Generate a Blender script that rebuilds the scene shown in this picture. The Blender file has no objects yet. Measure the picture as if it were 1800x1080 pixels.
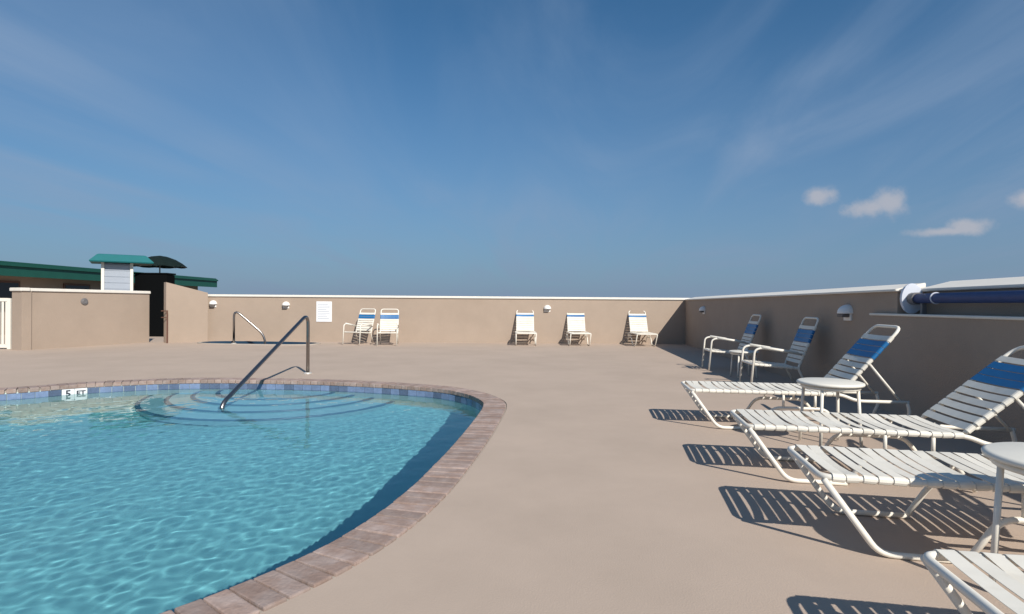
import bpy, bmesh, math, random
import numpy as np
from mathutils import Vector, Matrix
random.seed(7); rng = np.random.default_rng(11)
scene = bpy.context.scene
COL = scene.collection
PI = math.pi

# ------------------------------------------------------------------ camera
EYE = 1.25
YAW, PITCH, ROLL = math.radians(5.4), 0.004, 0.0075
RC = Matrix.Rotation(YAW, 3, 'Z') @ Matrix.Rotation(PI/2 - PITCH, 3, 'X') @ Matrix.Rotation(ROLL, 3, 'Z')
cd = bpy.data.cameras.new('camera'); cam = bpy.data.objects.new('camera', cd); COL.objects.link(cam)
cd.sensor_width = 36; cd.lens = 20.0; cd.clip_start = 0.05; cd.clip_end = 20000
cam.matrix_world = Matrix.Translation((0, 0, EYE)) @ RC.to_4x4()
scene.camera = cam

SKYOFF = (3, 1, 0)
# ------------------------------------------------------------------ sun + sky
CA, SA = math.cos(YAW), math.sin(YAW)
def W(X, D, z=0.0):            # metres right of / ahead of the viewer -> world
    return Vector((X*CA - D*SA, X*SA + D*CA, z))
to_sun = W(0.245, -0.445, 0.385).normalized()
sl = bpy.data.lights.new('sun', 'SUN'); sun = bpy.data.objects.new('sun', sl); COL.objects.link(sun)
sl.energy = 4.7; sl.angle = math.radians(0.53); sl.color = (1.0, 0.94, 0.85)
sun.rotation_euler = to_sun.to_track_quat('Z', 'Y').to_euler()
sun.location = to_sun*30

world = bpy.data.worlds.new('World'); scene.world = world; world.use_nodes = True
nt = world.node_tree; nt.nodes.clear()
def N(t, **k):
    n = nt.nodes.new(t)
    for a, b in k.items(): setattr(n, a, b)
    return n
def wl(a, b): nt.links.new(a, b)
def wmath(op, a, b=None, clamp=False):
    n = N('ShaderNodeMath', operation=op, use_clamp=clamp)
    for i, v in enumerate((a, b)):
        if v is None: continue
        if isinstance(v, (int, float)): n.inputs[i].default_value = v
        else: wl(v, n.inputs[i])
    return n.outputs[0]
out = N('ShaderNodeOutputWorld'); bg = N('ShaderNodeBackground'); wl(bg.outputs[0], out.inputs[0])
sky = N('ShaderNodeTexSky', sky_type='NISHITA'); sky.sun_disc = False
sky.sun_elevation = math.asin(to_sun.z)
sky.sun_rotation = math.atan2(to_sun.x, to_sun.y)
sky.altitude = 0; sky.air_density = 1.0; sky.dust_density = 0.4; sky.ozone_density = 2.5
bg.inputs[1].default_value = 0.068
tc = N('ShaderNodeTexCoord'); vec = tc.outputs['Generated']
sep = N('ShaderNodeSeparateXYZ'); wl(vec, sep.inputs[0])
den = wmath('ADD', wmath('MAXIMUM', sep.outputs[2], 0.0), 0.10)
px = wmath('DIVIDE', sep.outputs[0], den); py = wmath('DIVIDE', sep.outputs[1], den)
cmb = N('ShaderNodeCombineXYZ'); wl(px, cmb.inputs[0]); wl(py, cmb.inputs[1])
mp = N('ShaderNodeMapping'); mp.inputs['Rotation'].default_value = (0, 0, math.radians(-8)); mp.inputs['Scale'].default_value = (0.85, 0.22, 1); wl(cmb.outputs[0], mp.inputs[0])
n1 = N('ShaderNodeTexNoise'); n1.inputs['Scale'].default_value = 1.5; n1.inputs['Detail'].default_value = 7; n1.inputs['Roughness'].default_value = 0.55; n1.inputs['Distortion'].default_value = 0.9; wl(mp.outputs[0], n1.inputs[0])
n2 = N('ShaderNodeTexNoise'); n2.inputs['Scale'].default_value = 0.45; n2.inputs['Detail'].default_value = 3
mp2 = N('ShaderNodeMapping'); mp2.inputs['Location'].default_value = SKYOFF; wl(cmb.outputs[0], mp2.inputs[0]); wl(mp2.outputs[0], n2.inputs[0])
def mr(v, a, b, c, d, smooth=True):
    n = N('ShaderNodeMapRange', interpolation_type='SMOOTHSTEP' if smooth else 'LINEAR'); wl(v, n.inputs[0])
    for i, x in enumerate((a, b, c, d)): n.inputs[i+1].default_value = x
    return n.outputs[0]
cir = wmath('MULTIPLY', mr(n1.outputs[0], 0.36, 0.70, 0, 1), mr(n2.outputs[0], 0.36, 0.62, 0.35, 1))
cir = wmath('MULTIPLY', cir, 0.46)
tint = N('ShaderNodeVectorMath', operation='MULTIPLY'); wl(sky.outputs[0], tint.inputs[0]); tint.inputs[1].default_value = (.53, 1.0, 1.22)
mix1 = N('ShaderNodeMix', data_type='RGBA'); wl(cir, mix1.inputs[0]); wl(tint.outputs[0], mix1.inputs[6]); mix1.inputs[7].default_value = (4.6, 5.9, 7.9, 1)
# thin haze veil that thickens to the horizon all the way round
veil = mr(sep.outputs[2], 0.0, 0.50, 0.95, 0.0, False)
veil = wmath('POWER', wmath('MAXIMUM', veil, 0.0), 1.6)
mixv = N('ShaderNodeMix', data_type='RGBA'); wl(veil, mixv.inputs[0]); wl(mix1.outputs[2], mixv.inputs[6]); mixv.inputs[7].default_value = (2.6, 3.45, 5.2, 1)
# small fair-weather clouds, low over the horizon all round the compass
def ray(u, v):
    return (RC @ Vector(((u-900)/1000, (540-v)/1000, -1))).normalized()
clouds = [(ray(1440, 345), .022, .015), (ray(1560, 358), .027, .023), (ray(1535, 366), .038, .016), (ray(1700, 399), .026, .012), (ray(1660, 407), .040, .007), (ray(1806, 350), .018, .013)]
for k in range(7):
    az = YAW*-1 + math.radians(70 + k*35 + random.uniform(-12, 12)); el = random.uniform(.06, .16)
    clouds.append((Vector((math.sin(az)*math.cos(el), math.cos(az)*math.cos(el), math.sin(el))), random.uniform(.02, .05), random.uniform(.008, .016)))
n3 = N('ShaderNodeTexNoise'); n3.inputs['Scale'].default_value = 34; n3.inputs['Detail'].default_value = 5; n3.inputs['Roughness'].default_value = 0.6; wl(vec, n3.inputs[0])
wob = wmath('MULTIPLY', wmath('SUBTRACT', n3.outputs[0], 0.5), 1.7)
acc = None
for c, w, h in clouds:
    r_ = c.cross(Vector((0, 0, 1))).normalized(); u_ = r_.cross(c).normalized()
    def dot(v):
        n = N('ShaderNodeVectorMath', operation='DOT_PRODUCT'); wl(vec, n.inputs[0]); n.inputs[1].default_value = v; return n.outputs['Value']
    a = wmath('POWER', wmath('ABSOLUTE', dot(r_/w)), 2.0); b = wmath('POWER', wmath('ABSOLUTE', dot(u_/h)), 2.0)
    front = wmath('GREATER_THAN', dot(c), 0.5)
    d = wmath('ADD', wmath('SQRT', wmath('ADD', a, b)), wob)
    m = wmath('MULTIPLY', mr(d, 0.2, 1.25, 0.75, 0.0), front)
    acc = m if acc is None else wmath('MAXIMUM', acc, m)
mix2 = N('ShaderNodeMix', data_type='RGBA'); wl(acc, mix2.inputs[0]); wl(mixv.outputs[2], mix2.inputs[6]); mix2.inputs[7].default_value = (6.4, 6.4, 7.0, 1)
wl(mix2.outputs[2], bg.inputs[0])

vs = scene.view_settings
vs.view_transform = 'Standard'; vs.look = 'None'; vs.exposure = 0.16; vs.gamma = 1.0; vs.use_curve_mapping = False
scene.cycles.use_denoising = True
scene.cycles.max_bounces = 8; scene.cycles.transparent_max_bounces = 12
scene.cycles.caustics_refractive = True; scene.cycles.caustics_reflective = True
scene.cycles.sample_clamp_indirect = 4.0

# ------------------------------------------------------------------ pixel helpers
def P(u, v, z=0.0):            # point of height z seen at this place of the picture
    d = RC @ Vector(((u-900)/1000, (540-v)/1000, -1)); t = (z-EYE)/d.z
    return Vector((0, 0, EYE)) + d*t
def PD(u, v, D):
    d = RC @ Vector(((u-900)/1000, (540-v)/1000, -1))
    return Vector((0, 0, EYE)) + d*D

# ------------------------------------------------------------------ materials
def mat(name, col, rough=0.6, metal=0.0, var=0.0, vscale=6.0, bump=0.0, bscale=60.0, objvar=0.0, spec=0.5, stain=None, blotch=None):
    m = bpy.data.materials.new(name); m.use_nodes = True; t = m.node_tree; b = t.nodes['Principled BSDF']
    b.inputs['Roughness'].default_value = rough; b.inputs['Metallic'].default_value = metal; b.inputs['Specular IOR Level'].default_value = spec
    co = t.nodes.new('ShaderNodeNewGeometry').outputs['Position'] if objvar > 0 else t.nodes.new('ShaderNodeTexCoord').outputs['Object']
    src = None
    if var > 0:
        n = t.nodes.new('ShaderNodeTexNoise'); n.inputs['Scale'].default_value = vscale; n.inputs['Detail'].default_value = 6; n.inputs['Roughness'].default_value = 0.65; t.links.new(co, n.inputs[0])
        r = t.nodes.new('ShaderNodeMapRange'); r.inputs[1].default_value = .25; r.inputs[2].default_value = .75; r.inputs[3].default_value = 1-var; r.inputs[4].default_value = 1+var; t.links.new(n.outputs[0], r.inputs[0])
        src = r.outputs[0]
    if objvar > 0:
        oi = t.nodes.new('ShaderNodeObjectInfo')
        r2 = t.nodes.new('ShaderNodeMapRange'); r2.inputs[3].default_value = 1-objvar; r2.inputs[4].default_value = 1+objvar; t.links.new(oi.outputs['Random'], r2.inputs[0])
        if src is None: src = r2.outputs[0]
        else:
            mm = t.nodes.new('ShaderNodeMath'); mm.operation = 'MULTIPLY'; t.links.new(src, mm.inputs[0]); t.links.new(r2.outputs[0], mm.inputs[1]); src = mm.outputs[0]
    base = None
    if blotch:                                     # (colour, scale, low, high): patches of another tone
        n = t.nodes.new('ShaderNodeTexNoise'); n.inputs['Scale'].default_value = blotch[1]; n.inputs['Detail'].default_value = 5; n.inputs['Roughness'].default_value = .6; t.links.new(co, n.inputs[0])
        r = t.nodes.new('ShaderNodeMapRange'); r.inputs[1].default_value = blotch[2]; r.inputs[2].default_value = blotch[3]; t.links.new(n.outputs[0], r.inputs[0])
        mx = t.nodes.new('ShaderNodeMix'); mx.data_type = 'RGBA'; mx.inputs[6].default_value = (*col, 1); mx.inputs[7].default_value = (*blotch[0], 1); t.links.new(r.outputs[0], mx.inputs[0]); base = mx.outputs[2]
    if src is not None:
        vm = t.nodes.new('ShaderNodeVectorMath'); vm.operation = 'SCALE'
        if base: t.links.new(base, vm.inputs[0])
        else: vm.inputs[0].default_value = col
        t.links.new(src, vm.inputs['Scale']); t.links.new(vm.outputs[0], b.inputs['Base Color'])
    elif base: t.links.new(base, b.inputs['Base Color'])
    else: b.inputs['Base Color'].default_value = (*col, 1)
    if bump > 0:
        n = t.nodes.new('ShaderNodeTexNoise'); n.inputs['Scale'].default_value = bscale; n.inputs['Detail'].default_value = 4; t.links.new(co, n.inputs[0])
        bp = t.nodes.new('ShaderNodeBump'); bp.inputs['Strength'].default_value = bump; bp.inputs['Distance'].default_value = 0.01; t.links.new(n.outputs[0], bp.inputs['Height']); t.links.new(bp.outputs[0], b.inputs['Normal'])
    return m
M = {}
M['deck'] = mat('deck_coating', (.46, .366, .296), .85, var=.05, vscale=1.3, bump=.18, bscale=110, blotch=((.425, .338, .272), .55, .42, .68), spec=.25)
M['stucco'] = mat('stucco', (.385, .305, .243), .9, var=.04, vscale=2.0, bump=.6, bscale=60, blotch=((.362, .287, .228), .8, .45, .7), spec=.2)
M['cap'] = mat('cap_paint', (.76, .72, .65), .6, var=.05, vscale=5)
M['white'] = mat('white_powder_coat', (.78, .74, .655), .45, var=.03, vscale=8)
M['strap'] = mat('white_vinyl', (.74, .705, .625), .55, var=.05, vscale=9, objvar=.05, spec=.3, blotch=((.66, .61, .52), 5, .52, .75))
M['blue'] = mat('blue_vinyl', (.016, .14, .35), .40, var=.08, vscale=14, objvar=.08)
M['tabletop'] = mat('table_plastic', (.74, .71, .63), .5, var=.03, vscale=9)
M['steel'] = mat('rail_steel', (.30, .28, .27), .32, metal=1.0, var=.12, vscale=20)
M['flange'] = mat('flange', (.62, .58, .52), .4, metal=.4)
M['whitecap'] = mat('rail_end_sleeve', (.82, .83, .84), .4)
M['brick'] = mat('coping_brick', (.30, .215, .18), .8, var=.16, vscale=16, bump=.5, bscale=50, objvar=.16, spec=.25, blotch=((.355, .28, .25), 7, .40, .62))
M['mortar'] = mat('mortar', (.40, .35, .30), .9, var=.1, vscale=20, bump=.3)
M['tileA'] = mat('blue_tile', (.145, .195, .305), .25, var=.2, vscale=14, objvar=.45)
M['tileW'] = mat('white_tile', (.78, .79, .80), .25, var=.02)
M['ink'] = mat('black_ink', (.03, .035, .05), .5)
M['plaster'] = mat('plaster_deep_water_tint', (.205, .515, .57), .8, var=.05, vscale=1.4)  # floor plaster with the blue of light absorbed by water painted into its colour
M['plasterwall'] = mat('plaster_shallow_water_tint', (.52, .63, .58), .8, var=.05, vscale=1.4)  # same plaster painted paler, as if light crossed less water at the walls
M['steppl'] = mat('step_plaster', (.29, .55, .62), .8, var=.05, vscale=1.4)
M['nosing'] = mat('step_nosing_tile', (.05, .16, .25), .4, var=.15, vscale=30)
M['green'] = mat('green_metal_roof', (.010, .085, .062), .5, var=.1, vscale=3)
M['teal'] = mat('teal_metal_roof', (.009, .13, .14), .45, var=.08, vscale=3)
M['siding'] = mat('pale_siding', (.36, .40, .46), .6, var=.04)
M['black'] = mat('black_screen', (.0025, .003, .0035), .95, spec=.1)
M['darkgreen'] = mat('dark_green_canvas', (.006, .022, .020), .85)
M['brown'] = mat('brown_metal', (.13, .06, .04), .5)
M['lamp'] = mat('lamp_shell', (.82, .80, .77), .4)
M['lampdark'] = mat('lamp_underside', (.16, .14, .13), .6)
M['sign'] = mat('sign_white', (.80, .81, .83), .45)
M['signline'] = mat('sign_print', (.42, .45, .50), .6)
M['reelplate'] = mat('reel_end_plate', (.62, .65, .72), .4)
M['navy'] = mat('navy_cover', (.022, .05, .17), .6, var=.15, vscale=9)
M['grey'] = mat('grey_fitting', (.16, .15, .15), .5)
M['spatile'] = mat('spa_tile', (.02, .05, .09), .3, var=.2, vscale=20)
M['ground'] = mat('far_ground', (.16, .17, .13), .95, var=.3, vscale=.02)
M['glass'] = mat('window_dark', (.02, .022, .025), .1)
M['rubber'] = mat('rubber_foot', (.05, .05, .05), .7)

# ------------------------------------------------------------------ object helpers
def link(name, me, m, parent=None):
    if m is not None: me.materials.append(M[m] if isinstance(m, str) else m)
    o = bpy.data.objects.new(name, me); COL.objects.link(o)
    if parent is not None: o.parent = parent
    return o
def obj(name, bm, m, parent=None, smooth=False):
    bmesh.ops.recalc_face_normals(bm, faces=bm.faces)
    me = bpy.data.meshes.new(name); bm.to_mesh(me); bm.free()
    if smooth:
        for p in me.polygons: p.use_smooth = True
    return link(name, me, m, parent)
def tag(o, label, cat, group=None):
    o['label'] = label; o['category'] = cat
    if group: o['group'] = group
    return o
def struct(o): o['kind'] = 'structure'; return o
def thing(name, label, cat, loc=(0, 0, 0), rz=0.0, group=None):
    o = bpy.data.objects.new(name, None); COL.objects.link(o); o.empty_display_size = .2
    o.location = loc; o.rotation_euler = (0, 0, rz)
    return tag(o, label, cat, group)
def dup(root, loc, rz, label):
    def rec(o, p):
        c = o.copy(); COL.objects.link(c); c.parent = p
        for ch in list(o.children): rec(ch, c)
        return c
    r = rec(root, None); r.location = loc; r.rotation_euler = (0, 0, rz); r['label'] = label
    return r
def box(bm, c, s, bev=0.0, mtx=None):
    r = bmesh.ops.create_cube(bm, size=1.0); vs_ = r['verts']
    bmesh.ops.scale(bm, vec=s, verts=vs_); bmesh.ops.translate(bm, vec=c, verts=vs_)
    if bev > 0:
        es = list({e for v in vs_ for e in v.link_edges})
        rr = bmesh.ops.bevel(bm, geom=es, offset=bev, segments=2, affect='EDGES', profile=.6); vs_ = list({v for f in rr['faces'] for v in f.verts} | {v for v in vs_ if v.is_valid})
    if mtx is not None: bmesh.ops.transform(bm, matrix=mtx, verts=vs_)
    return bm
def bx(c, s, bev=0.0): return box(bmesh.new(), c, s, bev)
def fillet(pts, rad, n=5):
    pts = [Vector(p) for p in pts]; o = [pts[0]]
    for i in range(1, len(pts)-1):
        a, b, c = pts[i-1], pts[i], pts[i+1]; d1 = (a-b); d2 = (c-b)
        r = min(rad, d1.length*.48, d2.length*.48); s = b + d1.normalized()*r; e = b + d2.normalized()*r
        for k in range(n+1):
            t = k/n; o.append((1-t)**2*s + 2*t*(1-t)*b + t*t*e)
    o.append(pts[-1]); return o
def tube(bm, pts, r, seg=8, closed=False, rad=0.0):
    if rad > 0: pts = fillet(pts, rad)
    pts = [Vector(p) for p in pts]; n = len(pts); rings = []; up = None
    for i, p in enumerate(pts):
        if closed: t = (pts[(i+1) % n] - pts[i-1]).normalized()
        else: t = (pts[min(i+1, n-1)] - pts[max(i-1, 0)]).normalized()
        if up is None:
            up = Vector((0, 0, 1)) if abs(t.z) < .9 else Vector((0, 1, 0))
        up = (up - t*up.dot(t)).normalized(); sd = t.cross(up)
        rings.append([bm.verts.new(p + (math.cos(2*PI*k/seg)*sd + math.sin(2*PI*k/seg)*up)*r) for k in range(seg)])
    for i in range(n if closed else n-1):
        a, b = rings[i], rings[(i+1) % n]
        for k in range(seg): bm.faces.new((a[k], a[(k+1) % seg], b[(k+1) % seg], b[k]))
    if not closed:
        bm.faces.new(rings[0]); bm.faces.new(rings[-1][::-1])
    return bm
def tb(pts, r, rad=0.0, seg=8, closed=False): return tube(bmesh.new(), pts, r, seg, closed, rad)
def lathe(bm, prof, seg=24, c=(0, 0, 0)):
    c = Vector(c); rows = []
    for (r, z) in prof:
        if r < 1e-6: rows.append([bm.verts.new(c + Vector((0, 0, z)))])
        else: rows.append([bm.verts.new(c + Vector((r*math.cos(2*PI*k/seg), r*math.sin(2*PI*k/seg), z))) for k in range(seg)])
    for a, b in zip(rows, rows[1:]):
        for k in range(seg):
            q = [a[k % len(a)], a[(k+1) % len(a)], b[(k+1) % len(b)], b[k % len(b)]]
            q = [v for i, v in enumerate(q) if v not in q[:i]]
            if len(q) > 2: bm.faces.new(q)
    return bm
def prism(bm, poly, z0, z1):
    a = [bm.verts.new((x, y, z0)) for x, y in poly]; b = [bm.verts.new((x, y, z1)) for x, y in poly]; n = len(poly)
    bm.faces.new(a[::-1]); bm.faces.new(b)
    for i in range(n): bm.faces.new((a[i], a[(i+1) % n], b[(i+1) % n], b[i]))
    return bm
def slabbox(p0, p1, t0, t1, z0, z1, bev=0.0, e0=0.0, e1=0.0, z1b=None):
    """box along p0->p1, reaching from t0 to t1 to the right of that line"""
    p0 = Vector((p0[0], p0[1], 0)); p1 = Vector((p1[0], p1[1], 0)); d = (p1-p0).normalized(); n = Vector((d.y, -d.x, 0))
    a = p0 - d*e0; b = p1 + d*e1; bm = bmesh.new(); zb = z1 if z1b is None else z1b
    q = [a+n*t0, b+n*t0, b+n*t1, a+n*t1]; zt = [z1, zb, zb, z1]
    lo = [bm.verts.new((v.x, v.y, z0)) for v in q]; hi = [bm.verts.new((v.x, v.y, z)) for v, z in zip(q, zt)]
    bm.faces.new(lo[::-1]); bm.faces.new(hi)
    for i in range(4): bm.faces.new((lo[i], lo[(i+1) % 4], hi[(i+1) % 4], hi[i]))
    if bev > 0: bmesh.ops.bevel(bm, geom=list(bm.edges), offset=bev, segments=2, affect='EDGES')
    return bm

# ------------------------------------------------------------------ pool outline
ctl = [P(*q) for q in [(0, 687), (150, 676), (300, 669.5), (430, 669), (600, 673), (750, 682), (815, 692), (845, 704), (850, 715), (835, 738), (805, 775), (765, 818), (715, 866), (650, 915), (560, 968), (450, 1018), (300, 1076)]]
ctl += [W(-1.95, 1.65), W(-2.9, 1.2), W(-4.6, 1.0), W(-6.6, 1.6), W(-8.3, 3.1), W(-9.2, 5.2), W(-8.8, 7.0)]
def catmull(ps, n=24):
    o = []; k = len(ps)
    for i in range(k):
        p0, p1, p2, p3 = ps[i-1], ps[i], ps[(i+1) % k], ps[(i+2) % k]
        for j in range(n):
            t = j/n
            o.append(.5*((2*p1) + (p2-p0)*t + (2*p0-5*p1+4*p2-p3)*t*t + (3*p1-p0-3*p2+p3)*t**3))
    return o
def resample(ps, step):
    ps = [p.copy() for p in ps] + [ps[0].copy()]; L = [0]
    for a, b in zip(ps, ps[1:]): L.append(L[-1] + (b-a).length)
    n = int(round(L[-1]/step)); o = []; j = 0
    for i in range(n):
        s = L[-1]*i/n
        while L[j+1] < s: j += 1
        t = (s-L[j])/(L[j+1]-L[j]); o.append(ps[j].lerp(ps[j+1], t))
    return o
raw = catmull(ctl)
for _ in range(6): raw = [(raw[i-1] + raw[i]*2 + raw[(i+1) % len(raw)])/4 for i in range(len(raw))]
edge = resample(raw, .06)                 # inner edge of the coping, clockwise seen from above
def normals(ps):
    o = []
    for i in range(len(ps)):
        t = (ps[(i+1) % len(ps)] - ps[i-1]).normalized(); o.append(Vector((-t.y, t.x, 0)))   # left of travel = outside (clockwise)
    return o
area = sum(a.x*b.y - b.x*a.y for a, b in zip(edge, edge[1:]+edge[:1]))
if area > 0: edge.reverse()
enorm = normals(edge)
def offset(d): return [p + n*d for p, n in zip(edge, enorm)]
CW = .285                                 # coping width
spa_c = W(-7.75, 17.45)
spa = [spa_c + Vector((1.78*math.copysign(abs(math.cos(t))**.7, math.cos(t)), .56*math.copysign(abs(math.sin(t))**.7, math.sin(t)), 0)) for t in [2*PI*k/64 for k in range(64)]]
spa_out = [spa_c + (p-spa_c)*1.0 + (p-spa_c).normalized()*.12 for p in spa]

# ------------------------------------------------------------------ deck and far ground
bm = bmesh.new()
def loop(pts, z):
    v = [bm.verts.new((p.x, p.y, z)) for p in pts]
    return [bm.edges.new((v[i], v[(i+1) % len(v)])) for i in range(len(v))]
es = loop([Vector(p) for p in ((-24, -8, 0), (6, -8, 0), (6, 21, 0), (-24, 21, 0))], 0) + loop(offset(CW), 0) + loop(spa_out, 0)
bmesh.ops.triangle_fill(bm, edges=es, use_beauty=True)
struct(obj('deck', bm, 'deck'))
bm = bmesh.new(); prism(bm, [(-23.9, -7.9), (5.9, -7.9), (5.9, 20.9), (-23.9, 20.9)], -12, -2.2)
struct(obj('roof_base', bm, 'stucco'))
bm = bmesh.new(); prism(bm, [(-3000, -3000), (3000, -3000), (3000, 3000), (-3000, 3000)], -12.5, -12.004)
struct(obj('ground', bm, 'ground'))

# ------------------------------------------------------------------ pool: shell, coping bricks, tiles, steps, water
WATER = -.135; FLOOR = -1.0
def ribbon(bm, A, zA, B, zB):
    a = [bm.verts.new((p.x, p.y, zA)) for p in A]; b = [bm.verts.new((p.x, p.y, zB)) for p in B]; n = len(a)
    for i in range(n): bm.faces.new((a[i], a[(i+1) % n], b[(i+1) % n], b[i]))
    return a, b
def zf(x):                               # floor level: shallow at the steps, deeper to the left
    t = min(max((-3.6-x)/5.0, 0), 1); return FLOOR - 1.15*t*t*(3-2*t)
def inside(XX, YY, ps):
    E = np.array([[p.x, p.y] for p in ps]); r = np.zeros(XX.shape, bool)
    for (x1, y1), (x2, y2) in zip(E, np.roll(E, -1, 0)):
        c = ((y1 > YY) != (y2 > YY)); xi = (x2-x1)*(YY-y1)/((y2-y1) if y2 != y1 else 1e-9)+x1
        r ^= c & (XX < xi)
    return r
bm = bmesh.new()
o0 = offset(.012); va_ = [bm.verts.new((p.x, p.y, -.04)) for p in o0]; vb_ = [bm.verts.new((p.x, p.y, zf(p.x)-.1)) for p in o0]
for i in range(len(o0)): bm.faces.new((va_[i], va_[(i+1) % len(o0)], vb_[(i+1) % len(o0)], vb_[i]))
gx = np.arange(min(p.x for p in edge)-.4, max(p.x for p in edge)+.4, .15); gy = np.arange(min(p.y for p in edge)-.4, max(p.y for p in edge)+.4, .15)
FX, FY = np.meshgrid(gx, gy); FI = inside(FX, FY, offset(.26)); fv = {}
def fvert(i, j):
    if (i, j) not in fv: fv[i, j] = bm.verts.new((FX[i, j], FY[i, j], zf(FX[i, j])))
    return fv[i, j]
for i in range(FX.shape[0]-1):
    for j in range(FX.shape[1]-1):
        if FI[i, j] and FI[i+1, j] and FI[i, j+1] and FI[i+1, j+1]: bm.faces.new((fvert(i, j), fvert(i, j+1), fvert(i+1, j+1), fvert(i+1, j)))
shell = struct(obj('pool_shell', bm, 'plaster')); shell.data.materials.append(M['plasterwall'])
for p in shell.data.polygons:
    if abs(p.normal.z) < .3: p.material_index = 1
bm = bmesh.new()
ribbon(bm, offset(.014), -.012, offset(CW-.006), -.008); ribbon(bm, offset(.014), -.012, offset(.014), -.06); ribbon(bm, offset(CW-.006), -.008, offset(CW-.006), -.08)
coping = struct(obj('pool_coping', bm, 'mortar'))
# bricks
bmb = bx((0, 0, 0), (.106, CW-.006, .06), .009); bme = bpy.data.meshes.new('brick'); bmesh.ops.recalc_face_normals(bmb, faces=bmb.faces); bmb.to_mesh(bme); bmb.free(); bme.materials.append(M['brick'])
mid = resample(offset(CW/2-.01), .1145); mn = normals(mid)
print('bricks', len(mid))
def rz_of(n): return math.atan2(n.y, n.x) - PI/2
for p, n in zip(mid, mn):
    o = bpy.data.objects.new('brick', bme); COL.objects.link(o); o.parent = coping
    o.location = (p.x, p.y, -.0225 + random.uniform(-.0015, .0025)); o.rotation_euler = (random.uniform(-.006, .006), random.uniform(-.008, .008), rz_of(n) + random.uniform(-.012, .012))
# waterline tiles
tl = resample(offset(.004), .152); tn = normals(tl)
def bmesh_mesh(name, bm, m):
    bmesh.ops.recalc_face_normals(bm, faces=bm.faces); me = bpy.data.meshes.new(name); bm.to_mesh(me); bm.free(); me.materials.append(M[m]); return me
tme = bmesh_mesh('tile', bx((0, 0, 0), (.147, .012, .147), .002), 'tileA')
wme = bmesh_mesh('marker_tile', bx((0, 0, 0), (.147, .014, .147), .002), 'tileW')
mk = P(106, 688, -.1); ki = min(range(len(tl)), key=lambda i: (tl[i]-Vector((mk.x, mk.y, 0))).length)
step_dir = 1 if (tl[(ki+1) % len(tl)]-tl[ki]).x > 0 else -1
mark = {ki % len(tl): '5', (ki+step_dir) % len(tl): 'FT'}
def text_mesh(s, size, name):
    c = bpy.data.curves.new(name, 'FONT'); c.body = s; c.size = size; c.align_x = 'CENTER'; c.align_y = 'CENTER'; c.extrude = .0012; c.offset = .003
    t = bpy.data.objects.new(name, c); COL.objects.link(t); bpy.context.view_layer.update()
    me = bpy.data.meshes.new_from_object(t.evaluated_get(bpy.context.evaluated_depsgraph_get()))
    bpy.data.objects.remove(t); bpy.data.curves.remove(c); return me
for i, (p, n) in enumerate(zip(tl, tn)):
    w = i in mark
    o = bpy.data.objects.new('marker_tile' if w else 'tile', wme if w else tme); COL.objects.link(o); o.parent = shell
    o.location = (p.x, p.y, -.1285); o.rotation_euler = (0, 0, rz_of(n))
    o.cycles.is_caustics_receiver = True
    if w:
        tm = text_mesh(mark[i], .15 if mark[i] == '5' else .105, 'depth_marking'); t = link('depth_marking', tm, 'ink', o)
        t.location = (0, -.0085, .0); t.rotation_euler = (PI/2, 0, 0)
# steps at the rail
sc_ = P(497, 668); sc_.z = 0
step_objs = []
for k, (r, zt) in enumerate(((2.02, -.72), (1.66, -.56), (1.32, -.41), (.98, -.27))):
    bm = bmesh.new(); lathe(bm, [(0, FLOOR-.02), (r-.02, FLOOR-.02), (r-.02, zt-.02), (r-.035, zt), (0, zt)], 96, (sc_.x, sc_.y, 0))
    st = struct(obj('pool_step', bm, 'steppl'))
    bm = bmesh.new(); lathe(bm, [(r-.075, zt+.002), (r-.030, zt+.004), (r-.008, zt-.016), (r-.008, zt-.05), (r-.019, zt-.05)], 96, (sc_.x, sc_.y, 0))
    ns = obj('nosing', bm, 'nosing', st); step_objs += [st, ns]
# water sheet with real ripples
xs = [p.x for p in edge]; ys = [p.y for p in edge]
G = .020
gx = np.arange(min(xs)-.05, max(xs)+.1, G); gy = np.arange(min(ys)-.05, max(ys)+.1, G)
XX, YY = np.meshgrid(gx, gy); ZZ = np.zeros_like(XX)
for k in range(72):
    lam = rng.uniform(.07, .20) if k % 4 else rng.uniform(.25, .7); th = rng.uniform(0, 2*PI); amp = .00046*lam*rng.uniform(.5, 1.5)
    ZZ += amp*np.sin(2*PI/lam*(XX*math.cos(th)+YY*math.sin(th)) + rng.uniform(0, 6.28))
far = np.clip((np.hypot(XX, YY)-3.0)/6.0, 0, 1); ZZ *= (1-.45*far)
ins_ = inside(XX, YY, offset(.03))
keep = ins_[:-1, :-1] & ins_[1:, :-1] & ins_[:-1, 1:] & ins_[1:, 1:]
idx = np.arange(XX.size).reshape(XX.shape)
qi = np.stack([idx[:-1, :-1][keep], idx[:-1, 1:][keep], idx[1:, 1:][keep], idx[1:, :-1][keep]], 1)
used, inv = np.unique(qi, return_inverse=True)
co = np.stack([XX.ravel()[used], YY.ravel()[used], ZZ.ravel()[used]+WATER], 1)
me = bpy.data.meshes.new('pool_water'); me.from_pydata(co.tolist(), [], inv.reshape(-1, 4).tolist()); me.update()
me.polygons.foreach_set('use_smooth', [True]*len(me.polygons))
def water_mat(name, tint):
    m = bpy.data.materials.new(name); m.use_nodes = True; t = m.node_tree; t.nodes.clear()
    o = t.nodes.new('ShaderNodeOutputMaterial'); g_ = t.nodes.new('ShaderNodeBsdfGlass'); g_.inputs['IOR'].default_value = 1.33; g_.inputs['Roughness'].default_value = 0.0
    g_.inputs[0].default_value = (*tint, 1); t.links.new(g_.outputs[0], o.inputs[0]); return m
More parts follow.
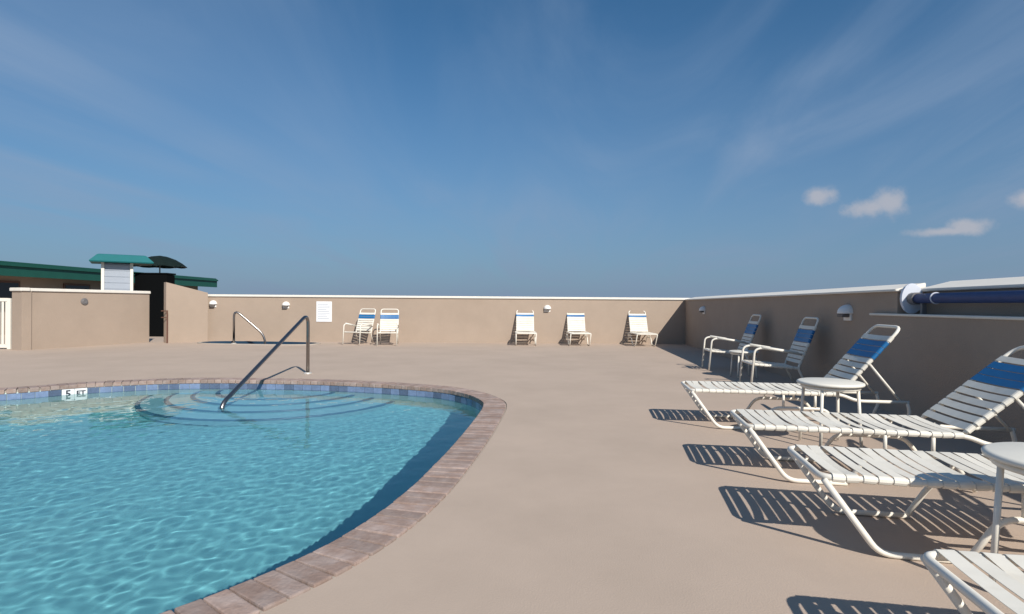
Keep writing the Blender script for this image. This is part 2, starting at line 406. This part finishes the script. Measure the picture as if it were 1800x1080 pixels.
M['water'] = water_mat('pool_water', (.90, .975, .985)); M['spawater'] = water_mat('spa_water', (.8, .95, .98))
pw = struct(link('pool_water', me, 'water'))
# sunlight is refracted through the rippled surface onto the plaster
pw.cycles.is_caustics_caster = True; sl.cycles.is_caustics_light = True
for o in [shell] + step_objs: o.cycles.is_caustics_receiver = True

# spa
bm = bmesh.new()
ribbon(bm, spa, .03, spa, -.7); ribbon(bm, spa, .03, spa_out, .03); ribbon(bm, spa_out, .03, spa_out, -.02)
v = [bm.verts.new((p.x, p.y, -.68)) for p in spa]; bm.faces.new(v)
so = obj('spa_shell', bm, 'spatile'); struct(so); so.data.materials.append(M['mortar'])
for p in so.data.polygons:
    if all(so.data.vertices[i].co.z > -.03 for i in p.vertices): p.material_index = 1
bm = bmesh.new(); v = [bm.verts.new((p.x, p.y, -.06)) for p in spa]; bm.faces.new(v)
struct(obj('spa_water', bm, 'spawater'))

# ------------------------------------------------------------------ walls
RX = 3.90; YL = 7.62; YM = 7.12
corner = Vector((RX, W(5.7, 18.65).y, 0))
def sloped_cap(y0, y1, x0, x1, z0, zi, zo):
    bm = bmesh.new(); pr = [(x0, z0), (x1, z0), (x1, zo), (x0, zi)]
    a = [bm.verts.new((x, y0, z)) for x, z in pr]; b = [bm.verts.new((x, y1, z)) for x, z in pr]
    bm.faces.new(a); bm.faces.new(b[::-1])
    for i in range(4): bm.faces.new((a[i], a[(i+1) % 4], b[(i+1) % 4], b[i]))
    bmesh.ops.bevel(bm, geom=list(bm.edges), offset=.007, segments=2, affect='EDGES'); return bm
def wall_thing(name, label, p0, p1, th, h, z1b=None, cap=True, caph=.075, over=.04, e0=0.0, e1=0.0):
    t = thing(name, label, 'wall', (0, 0, 0))
    obj('wall_body', slabbox(p0, p1, 0, th, 0, h, e0=e0, e1=e1, z1b=z1b), 'stucco', t)
    if cap:
        obj('wall_cap', slabbox(p0, p1, -over, th+over, h+.001, h+caph, .012, e0=e0+.02, e1=e1+.02), 'cap', t)
    return t
bl = W(-10.05, 18.5)
# right of travel must be outside: travel from right corner to left has outside (far side) on the right
wall_thing('back_wall', 'long beige stucco wall with white coping across the far end of the deck', (RX+.25, corner.y), (bl.x, bl.y), .25, 1.44)
t = thing('side_wall', 'shaded stucco wall with white coping running along the right side, low ledge behind the loungers', 'wall')
obj('wall_body', slabbox((RX, YM), (RX, corner.y-.03), 0, .245, 0, 1.44), 'stucco', t)
obj('wall_cap', sloped_cap(YM-.03, corner.y-.06, RX-.04, RX+.30, 1.441, 1.466, 1.545), 'cap', t)
obj('upper_wall', slabbox((4.15, -6), (4.15, YM+.1), 0, .25, 1.0, 1.438), 'stucco', t)
obj('wall_cap', sloped_cap(-6, YM-.05, 4.10, 4.46, 1.441, 1.47, 1.565), 'cap', t)
obj('ledge_wall', slabbox((RX-.05, -6), (RX-.05, YL), 0, .50, 0, 1.150), 'stucco', t)
obj('ledge_cap', slabbox((RX-.05, -6), (RX-.05, YL), -.02, .295, 1.151, 1.178, .008), 'cap', t)
pa = W(-12.35, 14.6); pb = W(-11.22, 17.6)
t = wall_thing('gate_wall', 'beige stucco wall with white coping and a round grey fitting, left of the dark doorway', (pb.x, pb.y), (pa.x, pa.y), .30, 1.50, caph=.085)
pil = bmesh.new(); dv = (pa-pb).normalized()
obj('pilaster', slabbox(pa, pa+dv*.22, -.03, .36, 0, 1.50), 'stucco', t)
obj('wall_cap', slabbox(pa+dv*.045, pa+dv*.26, -.07, .40, 1.501, 1.590, .012), 'cap', t)
qa = W(-10.74, 17.55); qb = W(-9.93, 18.42)
wt = wall_thing('wing_wall', 'short beige wall with sloping top beside the dark doorway', (qb.x, qb.y), (qa.x, qa.y), -.22, 1.56, z1b=1.86, cap=False)
# round fitting on the left wall
def at_wall(p0, p1, u):                  # where the sight line of column u meets a wall line
    d = RC @ Vector(((u-900)/1000, 0, -1)); a = Vector((p0[0], p0[1])); b = Vector((p1[0], p1[1])); e = b-a
    s = (a.x*d.y - a.y*d.x)/(e.y*d.x - e.x*d.y); return Vector((*(a+e*s), 0))
def face(n): return Matrix.Translation((0, 0, 0)) @ n.to_track_quat('Z', 'Y').to_matrix().to_4x4()
p = at_wall(pa, pb, 148); nrm = Vector((-dv.y, dv.x, 0));
if nrm.dot(-p) < 0: nrm = -nrm
bm = bmesh.new(); lathe(bm, [(.0, .035), (.055, .04), (.065, .03), (.085, .03), (.095, .015), (.095, -.01)], 20)
o = obj('wall_fitting', bm, 'grey', smooth=False); o.matrix_world = Matrix.Translation((p.x, p.y, 1.25)) @ face(nrm)
tag(o, 'small round grey fitting on the stucco wall left of the doorway', 'wall fitting')
# open gate leaf in front of the wing wall
g = thing('gate', 'thin brown metal gate rail standing open beside the dark doorway', 'gate', W(-10.62, 17.3))
obj('post', tb([(.13, .02, 0), (.13, .02, 1.0)], .022), 'brown', g)
obj('rail', tb([(-.12, .10, .98), (.13, .02, .98)], .016), 'brown', g)
obj('rail', tb([(-.12, .10, .78), (.13, .02, .78)], .014), 'brown', g)
# white gate at far left
g = thing('gate', 'white louvred gate at the left edge beside the stucco wall', 'gate', W(-13.28, 14.75), YAW)
for x in (0.0, .95): obj('stile', bx((-x+.25, 0, .66), (.09, .05, 1.32), .008), 'white', g)
for z in (.08, 1.28): obj('rail', bx((-.22, 0, z), (.86, .044, .09), .006), 'white', g)
for k in range(9): obj('slat', bx((-.62+k*.1, 0, .68), (.06, .02, 1.1), .004), 'white', g)

# ------------------------------------------------------------------ wall lamps, sign
def sconce(p, z, n, label):
    if n.dot(Vector((-p.x, -p.y, 0))) < 0: n = -n
    t = thing('wall_lamp', label, 'wall lamp', (p.x, p.y, z), math.atan2(n.y, n.x)+PI/2, 'small white lamps on the parapet walls')
    bm = bmesh.new(); bmesh.ops.create_uvsphere(bm, u_segments=20, v_segments=12, radius=1)
    bmesh.ops.bisect_plane(bm, geom=bm.verts[:]+bm.edges[:]+bm.faces[:], plane_co=(0, 0, -.05), plane_no=(0, 0, 1), clear_inner=True)
    bmesh.ops.scale(bm, vec=(.125, .14, .12), verts=bm.verts); bmesh.ops.translate(bm, vec=(0, -.005, 0), verts=bm.verts)
    obj('hood', bm, 'lamp', t, True)
    obj('back_plate', bx((0, -.01, -.02), (.2, .03, .17), .008), 'lamp', t)
    obj('lens', bx((0, -.075, -.035), (.16, .10, .045), .014), 'lampdark', t)
bdir = (bl-corner).normalized(); bn = Vector((-bdir.y, bdir.x, 0))
bw = ((corner.x, corner.y), (bl.x, bl.y))
for u, z, l in ((375, 1.20, 'small white wall lamp on the far wall beside the wing wall'), (503, 1.18, 'small white wall lamp on the far wall left of the white notice board'), (962, 1.13, 'small white wall lamp on the far wall above the leftmost far lounger')):
    sconce(at_wall(*bw, u), z, bn, l)
rw = ((RX, 0), (RX, 19))
sconce(at_wall(*rw, 1238), 1.13, Vector((-1, 0, 0)), 'small wall lamp on the shaded side wall near the far corner')
sconce(at_wall(*rw, 1492), 1.17, Vector((-1, 0, 0)), 'small white wall lamp on the shaded side wall behind the loungers')
p = at_wall(*bw, 570)
sg = thing('notice_board', 'white notice board hanging on the far stucco wall behind the hand rails', 'sign', (p.x, p.y, .98), math.atan2(-bdir.y, -bdir.x))
obj('board', bx((0, -.015, 0), (.50, .02, .66), .004), 'sign', sg)
for k in range(9):
    w = random.uniform(.26, .40); obj('print_line', bx((-.2+w/2, -.0265, .24-k*.058), (w, .003, .02)), 'signline', sg)

# ------------------------------------------------------------------ reel with rolled cover on the ledge
r0 = Vector((4.0, 7.0, 1.352))
t = thing('cover_reel', 'long navy blue roll with a pale oval end plate on the side wall ledge', 'cover reel', (r0.x, r0.y, 1.178))
def oval(rx, rz, th, y0):
    bm = bmesh.new(); n = 36
    a = [bm.verts.new((rx*math.cos(2*PI*k/n), y0, .178+rz*math.sin(2*PI*k/n))) for k in range(n)]; b = [bm.verts.new((rx*math.cos(2*PI*k/n), y0+th, .178+rz*math.sin(2*PI*k/n))) for k in range(n)]
    bm.faces.new(a); bm.faces.new(b[::-1])
    for k in range(n): bm.faces.new((a[k], a[(k+1) % n], b[(k+1) % n], b[k]))
    bmesh.ops.bevel(bm, geom=[e for e in bm.edges if abs(e.verts[0].co.y-e.verts[1].co.y) < 1e-6], offset=.008, segments=2, affect='EDGES')
    return bm
obj('end_plate', oval(.118, .176, .04, 0), 'reelplate', t)
bm = bmesh.new(); tube(bm, [(0, -.02, .178), (0, -6.0, .178)], .055, 16); obj('roll', bm, 'navy', t, True)
bm = bmesh.new(); tube(bm, [(0, .0, .178), (0, -.1, .178)], .07, 14); obj('hub', bm, 'grey', t)
for y in (-.42, -2.4): obj('strap', tb([(.058*math.cos(a), y, .178+.058*math.sin(a)) for a in [2*PI*k/20 for k in range(20)]], .008, seg=6, closed=True), 'reelplate', t)
obj('bracket', bx((0, -.2, .06), (.05, .04, .12), .005), 'grey', t); obj('bracket', bx((0, -5.6, .06), (.05, .04, .12), .005), 'grey', t)

# ------------------------------------------------------------------ buildings behind the left wall
b0 = W(-18.0, 18.0); b1 = W(-17.35, 33.0); bd = (b1-b0).normalized()
t = thing('low_building', 'long low beige building with a green metal roof behind the left wall', 'building')
obj('wall', slabbox(b0, b1, -.9, -6.5, -12, 2.2), 'stucco', t)
roof = obj('roof', slabbox(b0, b1, -.04, -7.2, 2.42, 2.66, e0=.5, e1=.4), 'green', t)
obj('fascia', slabbox(b0, b1, 0.0, -.06, 2.14, 2.62, e0=.5, e1=.42), 'green', roof)
obj('gutter', slabbox(b0, b1, .07, .003, 2.50, 2.58, e0=.5, e1=.42), 'green', roof)
obj('soffit', slabbox(b0, b1, -.063, -.95, 2.20, 2.25, e0=.5, e1=.4), 'stucco', roof)
for k in range(4):
    q = b0 + bd*(2.2+k*3.4); f = obj('window', slabbox(q, q+bd*1.4, -.86, -.93, .9, 2.0), 'brown', t)
    obj('pane', slabbox(q+bd*.08, q+bd*1.32, -.85, -.88, .98, 1.92), 'glass', f)
kc = W(-14.15, 20.4)
t = thing('kiosk', 'small white sided tower with a teal metal roof behind the left wall', 'kiosk', kc, YAW+math.radians(34))
obj('core', bx((0, 0, 1.3), (.80, .80, 2.6)), 'siding', t)
for x in (-.42, .42):
    for y in (-.42, .42): obj('corner_post', bx((x, y, 1.31), (.09, .09, 2.62), .004), 'white', t)
sd_me = bmesh_mesh('siding_board', bx((0, 0, 0), (.745, .022, .205), .004), 'siding')
for k in range(11):
    for s, rz in (((0, -.412), 0), ((.412, 0), PI/2), ((-.412, 0), PI/2)):
        o = bpy.data.objects.new('siding_board', sd_me); COL.objects.link(o); o.parent = t; o.location = (s[0], s[1], .3+k*.215); o.rotation_euler = (.06 if rz == 0 else 0, 0, rz)
bm = bmesh.new()
for z, h, in ((2.62, .98), (2.70, 1.02), (2.98, .62), (3.0, .5)): pass
rings = [[bm.verts.new((sx*w+.14, sy*w*.8, z)) for sx, sy in ((-1, -1), (1, -1), (1, 1), (-1, 1))] for z, w in ((2.62, .92), (2.66, .94), (2.89, .72), (2.91, .66))]
bm.faces.new(rings[0]); bm.faces.new(rings[-1])
for a, b in zip(rings, rings[1:]):
    for k in range(4): bm.faces.new((a[k], a[(k+1) % 4], b[(k+1) % 4], b[k]))
obj('roof', bm, 'teal', t)
# dark screened shelter seen through the doorway
t = thing('shelter', 'black screened shelter behind the open doorway', 'shelter', W(-13.05, 20.6), YAW)
obj('front_screen', bx((-.02, 0, 1.13), (1.16, .05, 2.26), .005), 'black', t)
obj('side_screen', bx((-.57, .25, 1.13), (.05, .44, 2.24), .005), 'black', t)
obj('side_screen', bx((.53, .25, 1.13), (.05, .44, 2.24), .005), 'black', t)
obj('roof', bx((-.02, .23, 2.285), (1.2, .56, .05), .005), 'black', t)
# parasol
um = thing('parasol', 'dark green domed parasol behind the doorway', 'parasol', W(-13.75, 22.2))
bm = bmesh.new(); NS = 8; rows = []
for r, z in ((0.02, 3.06), (.28, 3.02), (.55, 2.92), (.78, 2.78), (.95, 2.64)):
    rows.append([bm.verts.new((r*math.cos(2*PI*k/24)*(1-.02*(k % 3 != 0)*r), r*math.sin(2*PI*k/24)*(1-.02*(k % 3 != 0)*r), z - (.0 if k % 3 == 0 else .03*r))) for k in range(24)])
for a, b in zip(rows, rows[1:]):
    for k in range(24): bm.faces.new((a[k], a[(k+1) % 24], b[(k+1) % 24], b[k]))
bm.faces.new(rows[0])
bmesh.ops.solidify(bm, geom=bm.faces[:], thickness=.006)
obj('canopy', bm, 'darkgreen', um)
obj('pole', tb([(.0, 0, 0), (0, 0, 3.04)], .025), 'steel', um)
for k in range(8):
    a = 2*PI*k/8; obj('rib', tb([(0, 0, 2.98), (.93*math.cos(a), .93*math.sin(a), 2.62)], .008, seg=6), 'steel', um)
obj('base', bx((0, 0, .05), (.5, .5, .1), .02), 'grey', um)

# ------------------------------------------------------------------ hand rails
def handrail(pts, rad, r, label, foot, tip):
    t = thing('hand_rail', label, 'hand rail', foot)
    f = Vector(foot)
    obj('tube', tb([Vector(p)-f for p in pts], r, rad, 12), 'steel', t, True)
    bm = bmesh.new(); lathe(bm, [(r+.004, .03), (r+.03, .022), (r+.045, .004), (r+.045, 0)], 18); obj('flange', bm, 'flange', t, True)
    if tip: 
        a = Vector(pts[-1])-f; obj('end_sleeve', tb([a+Vector((0, 0, .12)), a-Vector((0, 0, .02))], r+.006, seg=12), 'whitecap', t)
a = P(541, 657); b = P(389, 712, -.10); c = W(0, 0)
top = a + Vector((0, 0, 1.03)); dirr = Vector((b.x-a.x, b.y-a.y, 0))
b2 = Vector((b.x, b.y, -.10))
kn = Vector((top.x, top.y, 1.07))
handrail([a, kn, b2, b2+Vector((0, 0, -.25))], .22, .030, 'bent steel hand rail leading down the pool steps', a, True)
a = P(411, 604.5); e = P(466, 604.5)
handrail([a, (a.x, a.y, 1.06), (e.x, e.y, .25), (e.x, e.y, -.3)], .26, .033, 'smaller steel hand rail at the spa by the far wall', a, False)

# ------------------------------------------------------------------ strap furniture
TR = .0165
def strap_mesh(name, half, wid, m, sag=.006):
    """flat vinyl band across y, wrapped round tubes at +-half; band centre plane is z = 0 (tube centre), x is its width"""
    R = TR+.002; pr = []
    for k in range(7):
        a = math.radians(-130 + k*(220/6)); pr.append((-half - R*math.sin(a+PI/2)*1.0 if False else -half - R*math.cos(math.radians(-60+k*25)), R*math.sin(math.radians(-60+k*25))))
    top_ = [(-half+.0, R)] + [(y, R - sag*(1-(y/half)**2)) for y in (-half*.6, -half*.2, half*.2, half*.6)] + [(half, R)]
    left = [(-half - R*math.cos(t), R*math.sin(t)) for t in [math.radians(x) for x in (-80, -45, -10, 25, 55)]]
    right = [(-y, z) for y, z in left[::-1]]
    path = left + top_ + right
    bm = bmesh.new(); th = .0028; rows = []
    for i, (y, z) in enumerate(path):
        y0, z0 = path[max(i-1, 0)]; y1, z1 = path[min(i+1, len(path)-1)]; l = math.hypot(y1-y0, z1-z0); ny, nz = -(z1-z0)/l, (y1-y0)/l
        rows.append([bm.verts.new(v) for v in ((-wid/2, y, z), (wid/2, y, z), (wid/2, y+ny*th, z+nz*th), (-wid/2, y+ny*th, z+nz*th))])
    for a, b in zip(rows, rows[1:]):
        for k in range(4): bm.faces.new((a[k], a[(k+1) % 4], b[(k+1) % 4], b[k]))
    bm.faces.new(rows[0]); bm.faces.new(rows[-1][::-1])
    me = bmesh_mesh(name, bm, m)
    return me
def make_lounger(name, label, loc, rz, ang, SL=1.38, BL=.86, group='strap loungers', blues=(6, 7, 8)):
    """foot end at local x = 0, head towards +x; y across"""
    t = thing(name, label, 'lounger', loc, rz, group); S = .385; Wd = .305
    f = bmesh.new()
    tube(f, [(2.06, -Wd, S-.06), (SL+.16, -Wd, S-.06), (SL+.02, -Wd, S), (0, -Wd, S), (0, Wd, S), (SL+.02, Wd, S), (SL+.16, Wd, S-.06), (2.06, Wd, S-.06)], TR, 8, False, .07)
    obj('seat_frame', f, 'white', t, True)
    for s in (-1, 1):
        y = s*Wd
        obj('sled_leg', tb([(.012, y, S-.01), (.27, y, TR), (.66, y, TR)], TR, .07), 'white', t, True)
        b = bmesh.new(); tube(b, [(.66, y, TR), (.80, y, .235), (1.30, y, .235), (1.46, y, TR)], TR, 8, False, .08)
        for x in (.90, 1.2): tube(b, [(x, y, .235), (x, y, S)], TR*.8)
        obj('leg_arch', b, 'white', t, True)
        obj('rear_leg', tb([(2.04, y, S-.05), (2.07, y, .22), (1.98, y, TR)], TR, .05), 'white', t, True)
        for x, z in ((.30, .008), (1.46, .008), (1.98, .008)): pass
    obj('rear_bar', tb([(1.98, -Wd, TR), (1.98, Wd, TR)], TR), 'white', t, True)
    ca, sa = math.cos(ang), math.sin(ang)
    def bk(d, y=0, off=0): return Vector((SL+.03 + d*ca - off*sa, y, S+.012 + d*sa + off*ca))
    Wb = Wd-.036
    obj('back_frame', tb([bk(0, -Wb), bk(BL-.0, -Wb), bk(BL, Wb), bk(0, Wb)], TR, .10), 'white', t, True)
    for s in (-1, 1):
        a = bk(BL*.46, s*Wb*.96, -.02)
        obj('prop', tb([a, (2.0, s*Wb*.96, S-.055)], TR*.75), 'white', t, True)
    n = int(SL/.0705)
    for k in range(n):
        o = bpy.data.objects.new('strap', random.choice(SEAT_STRAPS)); COL.objects.link(o); o.parent = t; o.location = (.075 + k*(SL-.10)/(n-1) + random.uniform(-.003, .003), 0, S); o.rotation_euler = (0, random.uniform(-.06, .06), random.uniform(-.006, .006))
    nb = 10; span = BL-.13
    for k in range(nb):
        d = .045 + k*span/nb; blue = k in blues
        o = bpy.data.objects.new('blue_strap' if blue else 'strap', BACK_BLUE if blue else BACK_STRAP); COL.objects.link(o); o.parent = t
        o.location = bk(d); o.rotation_euler = (0, -ang + random.uniform(-.04, .04), 0)
    return t
SEAT_STRAPS = [strap_mesh('strap', .305, .057, 'strap', g_) for g_ in (.005, .010, .016, .024)]
BACK_STRAP = strap_mesh('strap', .269, .056, 'strap', .008)
BACK_BLUE = strap_mesh('blue_strap', .269, .066, 'blue', .008)
def axis(Xn, Dn, Xf, Df): pass
def place_lounger(near, far, deg, ang, label, SL=1.38, grp='strap loungers along the side wall'):
    """near/far: foot corners in viewer metres; deg: turn of its length from straight right"""
    c = (W(*near)+W(*far))/2
    return make_lounger('lounger', label, c, YAW+math.radians(deg), ang, SL, group=grp)
place_lounger((1.83, 5.82), (1.93, 6.44), -8, math.radians(50), 'white strap lounger with raised back and blue band, behind the round side table', 1.42)
place_lounger((1.70, 4.08), (1.81, 4.70), -10, math.radians(41), 'white strap lounger with reclined back and wide blue band at the right edge', 1.38)
place_lounger((1.578, 2.885), (1.70, 3.50), -11, math.radians(40), 'white strap lounger whose seat lies under the shadow of the nearest round table', 1.38)
place_lounger((1.34, 1.39), (1.44, 2.00), -10, math.radians(40), 'nearest white strap lounger, cut off at the bottom right corner', 1.38)
for u, v, lb in ((925, 609, 'leftmost of three white loungers with their backs to the far wall'), (1021, 609.5, 'middle of three white loungers with their backs to the far wall'), (1138, 610.5, 'white lounger nearest the corner of the far wall and shaded side wall')):
    p = P(u, v); make_lounger('lounger', lb, (p.x, p.y, 0), PI/2 + math.atan2(-bdir.y, -bdir.x), math.radians(62), 1.05, .78, group='white strap loungers along the far wall', blues=(8,))

CHAIR_SEAT = strap_mesh('strap', .265, .052, 'strap', .008)
CHAIR_BLUE = strap_mesh('blue_strap', .265, .062, 'blue', .008)
def make_chair(label, loc, rz, group, blues=(5, 6, 7)):
    """faces local -x"""
    t = thing('armchair', label, 'armchair', loc, rz, group); Hw = .285; Wb = .265
    for s in (-1, 1):
        y = s*Hw
        obj('arm_leg', tb([(-.37, y, TR), (-.32, y, .60), (-.22, y, .635), (.36, y, .545)], TR, .09), 'white', t, True)
        obj('arm_pad', tb([(-.22, y, .643), (.30, y, .562)], TR*1.35), 'white', t, True)
        obj('rear_leg', tb([(.46, s*(Wb), TR), (.31, s*Wb, .33), (.335, s*Wb, .40)], TR, .06), 'white', t, True)
    obj('seat_frame', tb([(.31, -Wb, .335), (-.34, -Wb, .385), (-.34, Wb, .385), (.31, Wb, .335)], TR, .05), 'white', t, True)
    B0 = Vector((.325, 0, .37)); B1 = Vector((.60, 0, 1.08)); u = (B1-B0).normalized(); L = (B1-B0).length
    obj('back_frame', tb([B0+Vector((0, -Wb, 0)), B1+Vector((0, -Wb, 0)), B1+Vector((0, Wb, 0)), B0+Vector((0, Wb, 0))], TR, .08), 'white', t, True)
    sl_ = math.atan2(.05, .65)
    for k in range(9):
        o = bpy.data.objects.new('strap', CHAIR_SEAT); COL.objects.link(o); o.parent = t; x = -.29+k*.07; o.location = (x, 0, .385 - (x+.34)*.05/.65); o.rotation_euler = (0, sl_, 0)
    an = math.atan2(u.z, u.x)
    for k in range(9):
        blue = k in blues; o = bpy.data.objects.new('blue_strap' if blue else 'strap', CHAIR_BLUE if blue else CHAIR_SEAT); COL.objects.link(o); o.parent = t
        o.location = B0 + u*(.06+k*.068); o.rotation_euler = (0, -an, 0)
    return t
g = 'white armchairs by the side wall'
ch1 = make_chair('far white strap armchair with a blue band beside the shaded side wall', W(4.20, 11.2), YAW-math.radians(6), g)
ch2 = make_chair('white strap armchair with a blue band just behind the first lounger', W(3.98, 8.75), YAW-math.radians(6), g)
g = 'white armchairs by the far wall'
back_rz = math.atan2(-bdir.y, -bdir.x)
p = P(682, 607); make_chair('white armchair facing the pool in front of the far wall, right one of the pair', (p.x, p.y, 0), back_rz+PI/2+.12, g, (6, 7))
p = P(629, 605.5); make_chair('white armchair turned sideways in front of the far wall, left one of the pair', (p.x, p.y, 0), back_rz+PI/2-.3, g, (6, 7))

def make_table(label, X, D, h=.60, r=.275, rz=0.0):
    t = thing('side_table', label, 'side table', W(X, D), YAW+rz, 'round white side tables')
    bm = bmesh.new(); lathe(bm, [(0, h), (r-.02, h), (r-.004, h-.006), (r, h-.016), (r-.004, h-.028), (r-.02, h-.032), (0, h-.03)], 40)
    obj('table_top', bm, 'tabletop', t, True)
    bm = bmesh.new(); tube(bm, [((r-.045)*math.cos(2*PI*k/32), (r-.045)*math.sin(2*PI*k/32), h-.05) for k in range(32)], .015, 8, True); obj('ring', bm, 'white', t, True)
    for s in (0, 1, 2, 3):
        a = PI/4+s*PI/2; c_, s_ = math.cos(a), math.sin(a)
        obj('leg', tb([((r-.05)*c_, (r-.05)*s_, h-.045), ((r-.02)*c_, (r-.02)*s_, TR*.8)], TR*.85), 'white', t, True)
    return t
make_table('round white side table standing between the two raised loungers', 2.87, 5.12, .585, .272)
make_table('nearest round white side table, cut by the right edge of the photo', 2.37, 2.42, .62, .285, .5)
make_table('small round white side table between the two armchairs by the side wall', 4.08, 10.0, .47, .25)
def small_far_table(u, v, label):
    p = P(u, v); X = p.x*CA + p.y*SA; D = -p.x*SA + p.y*CA
    return make_table(label, X, D, .47, .22)
small_far_table(1092, 602, 'small low table left of the lounger nearest the far corner')
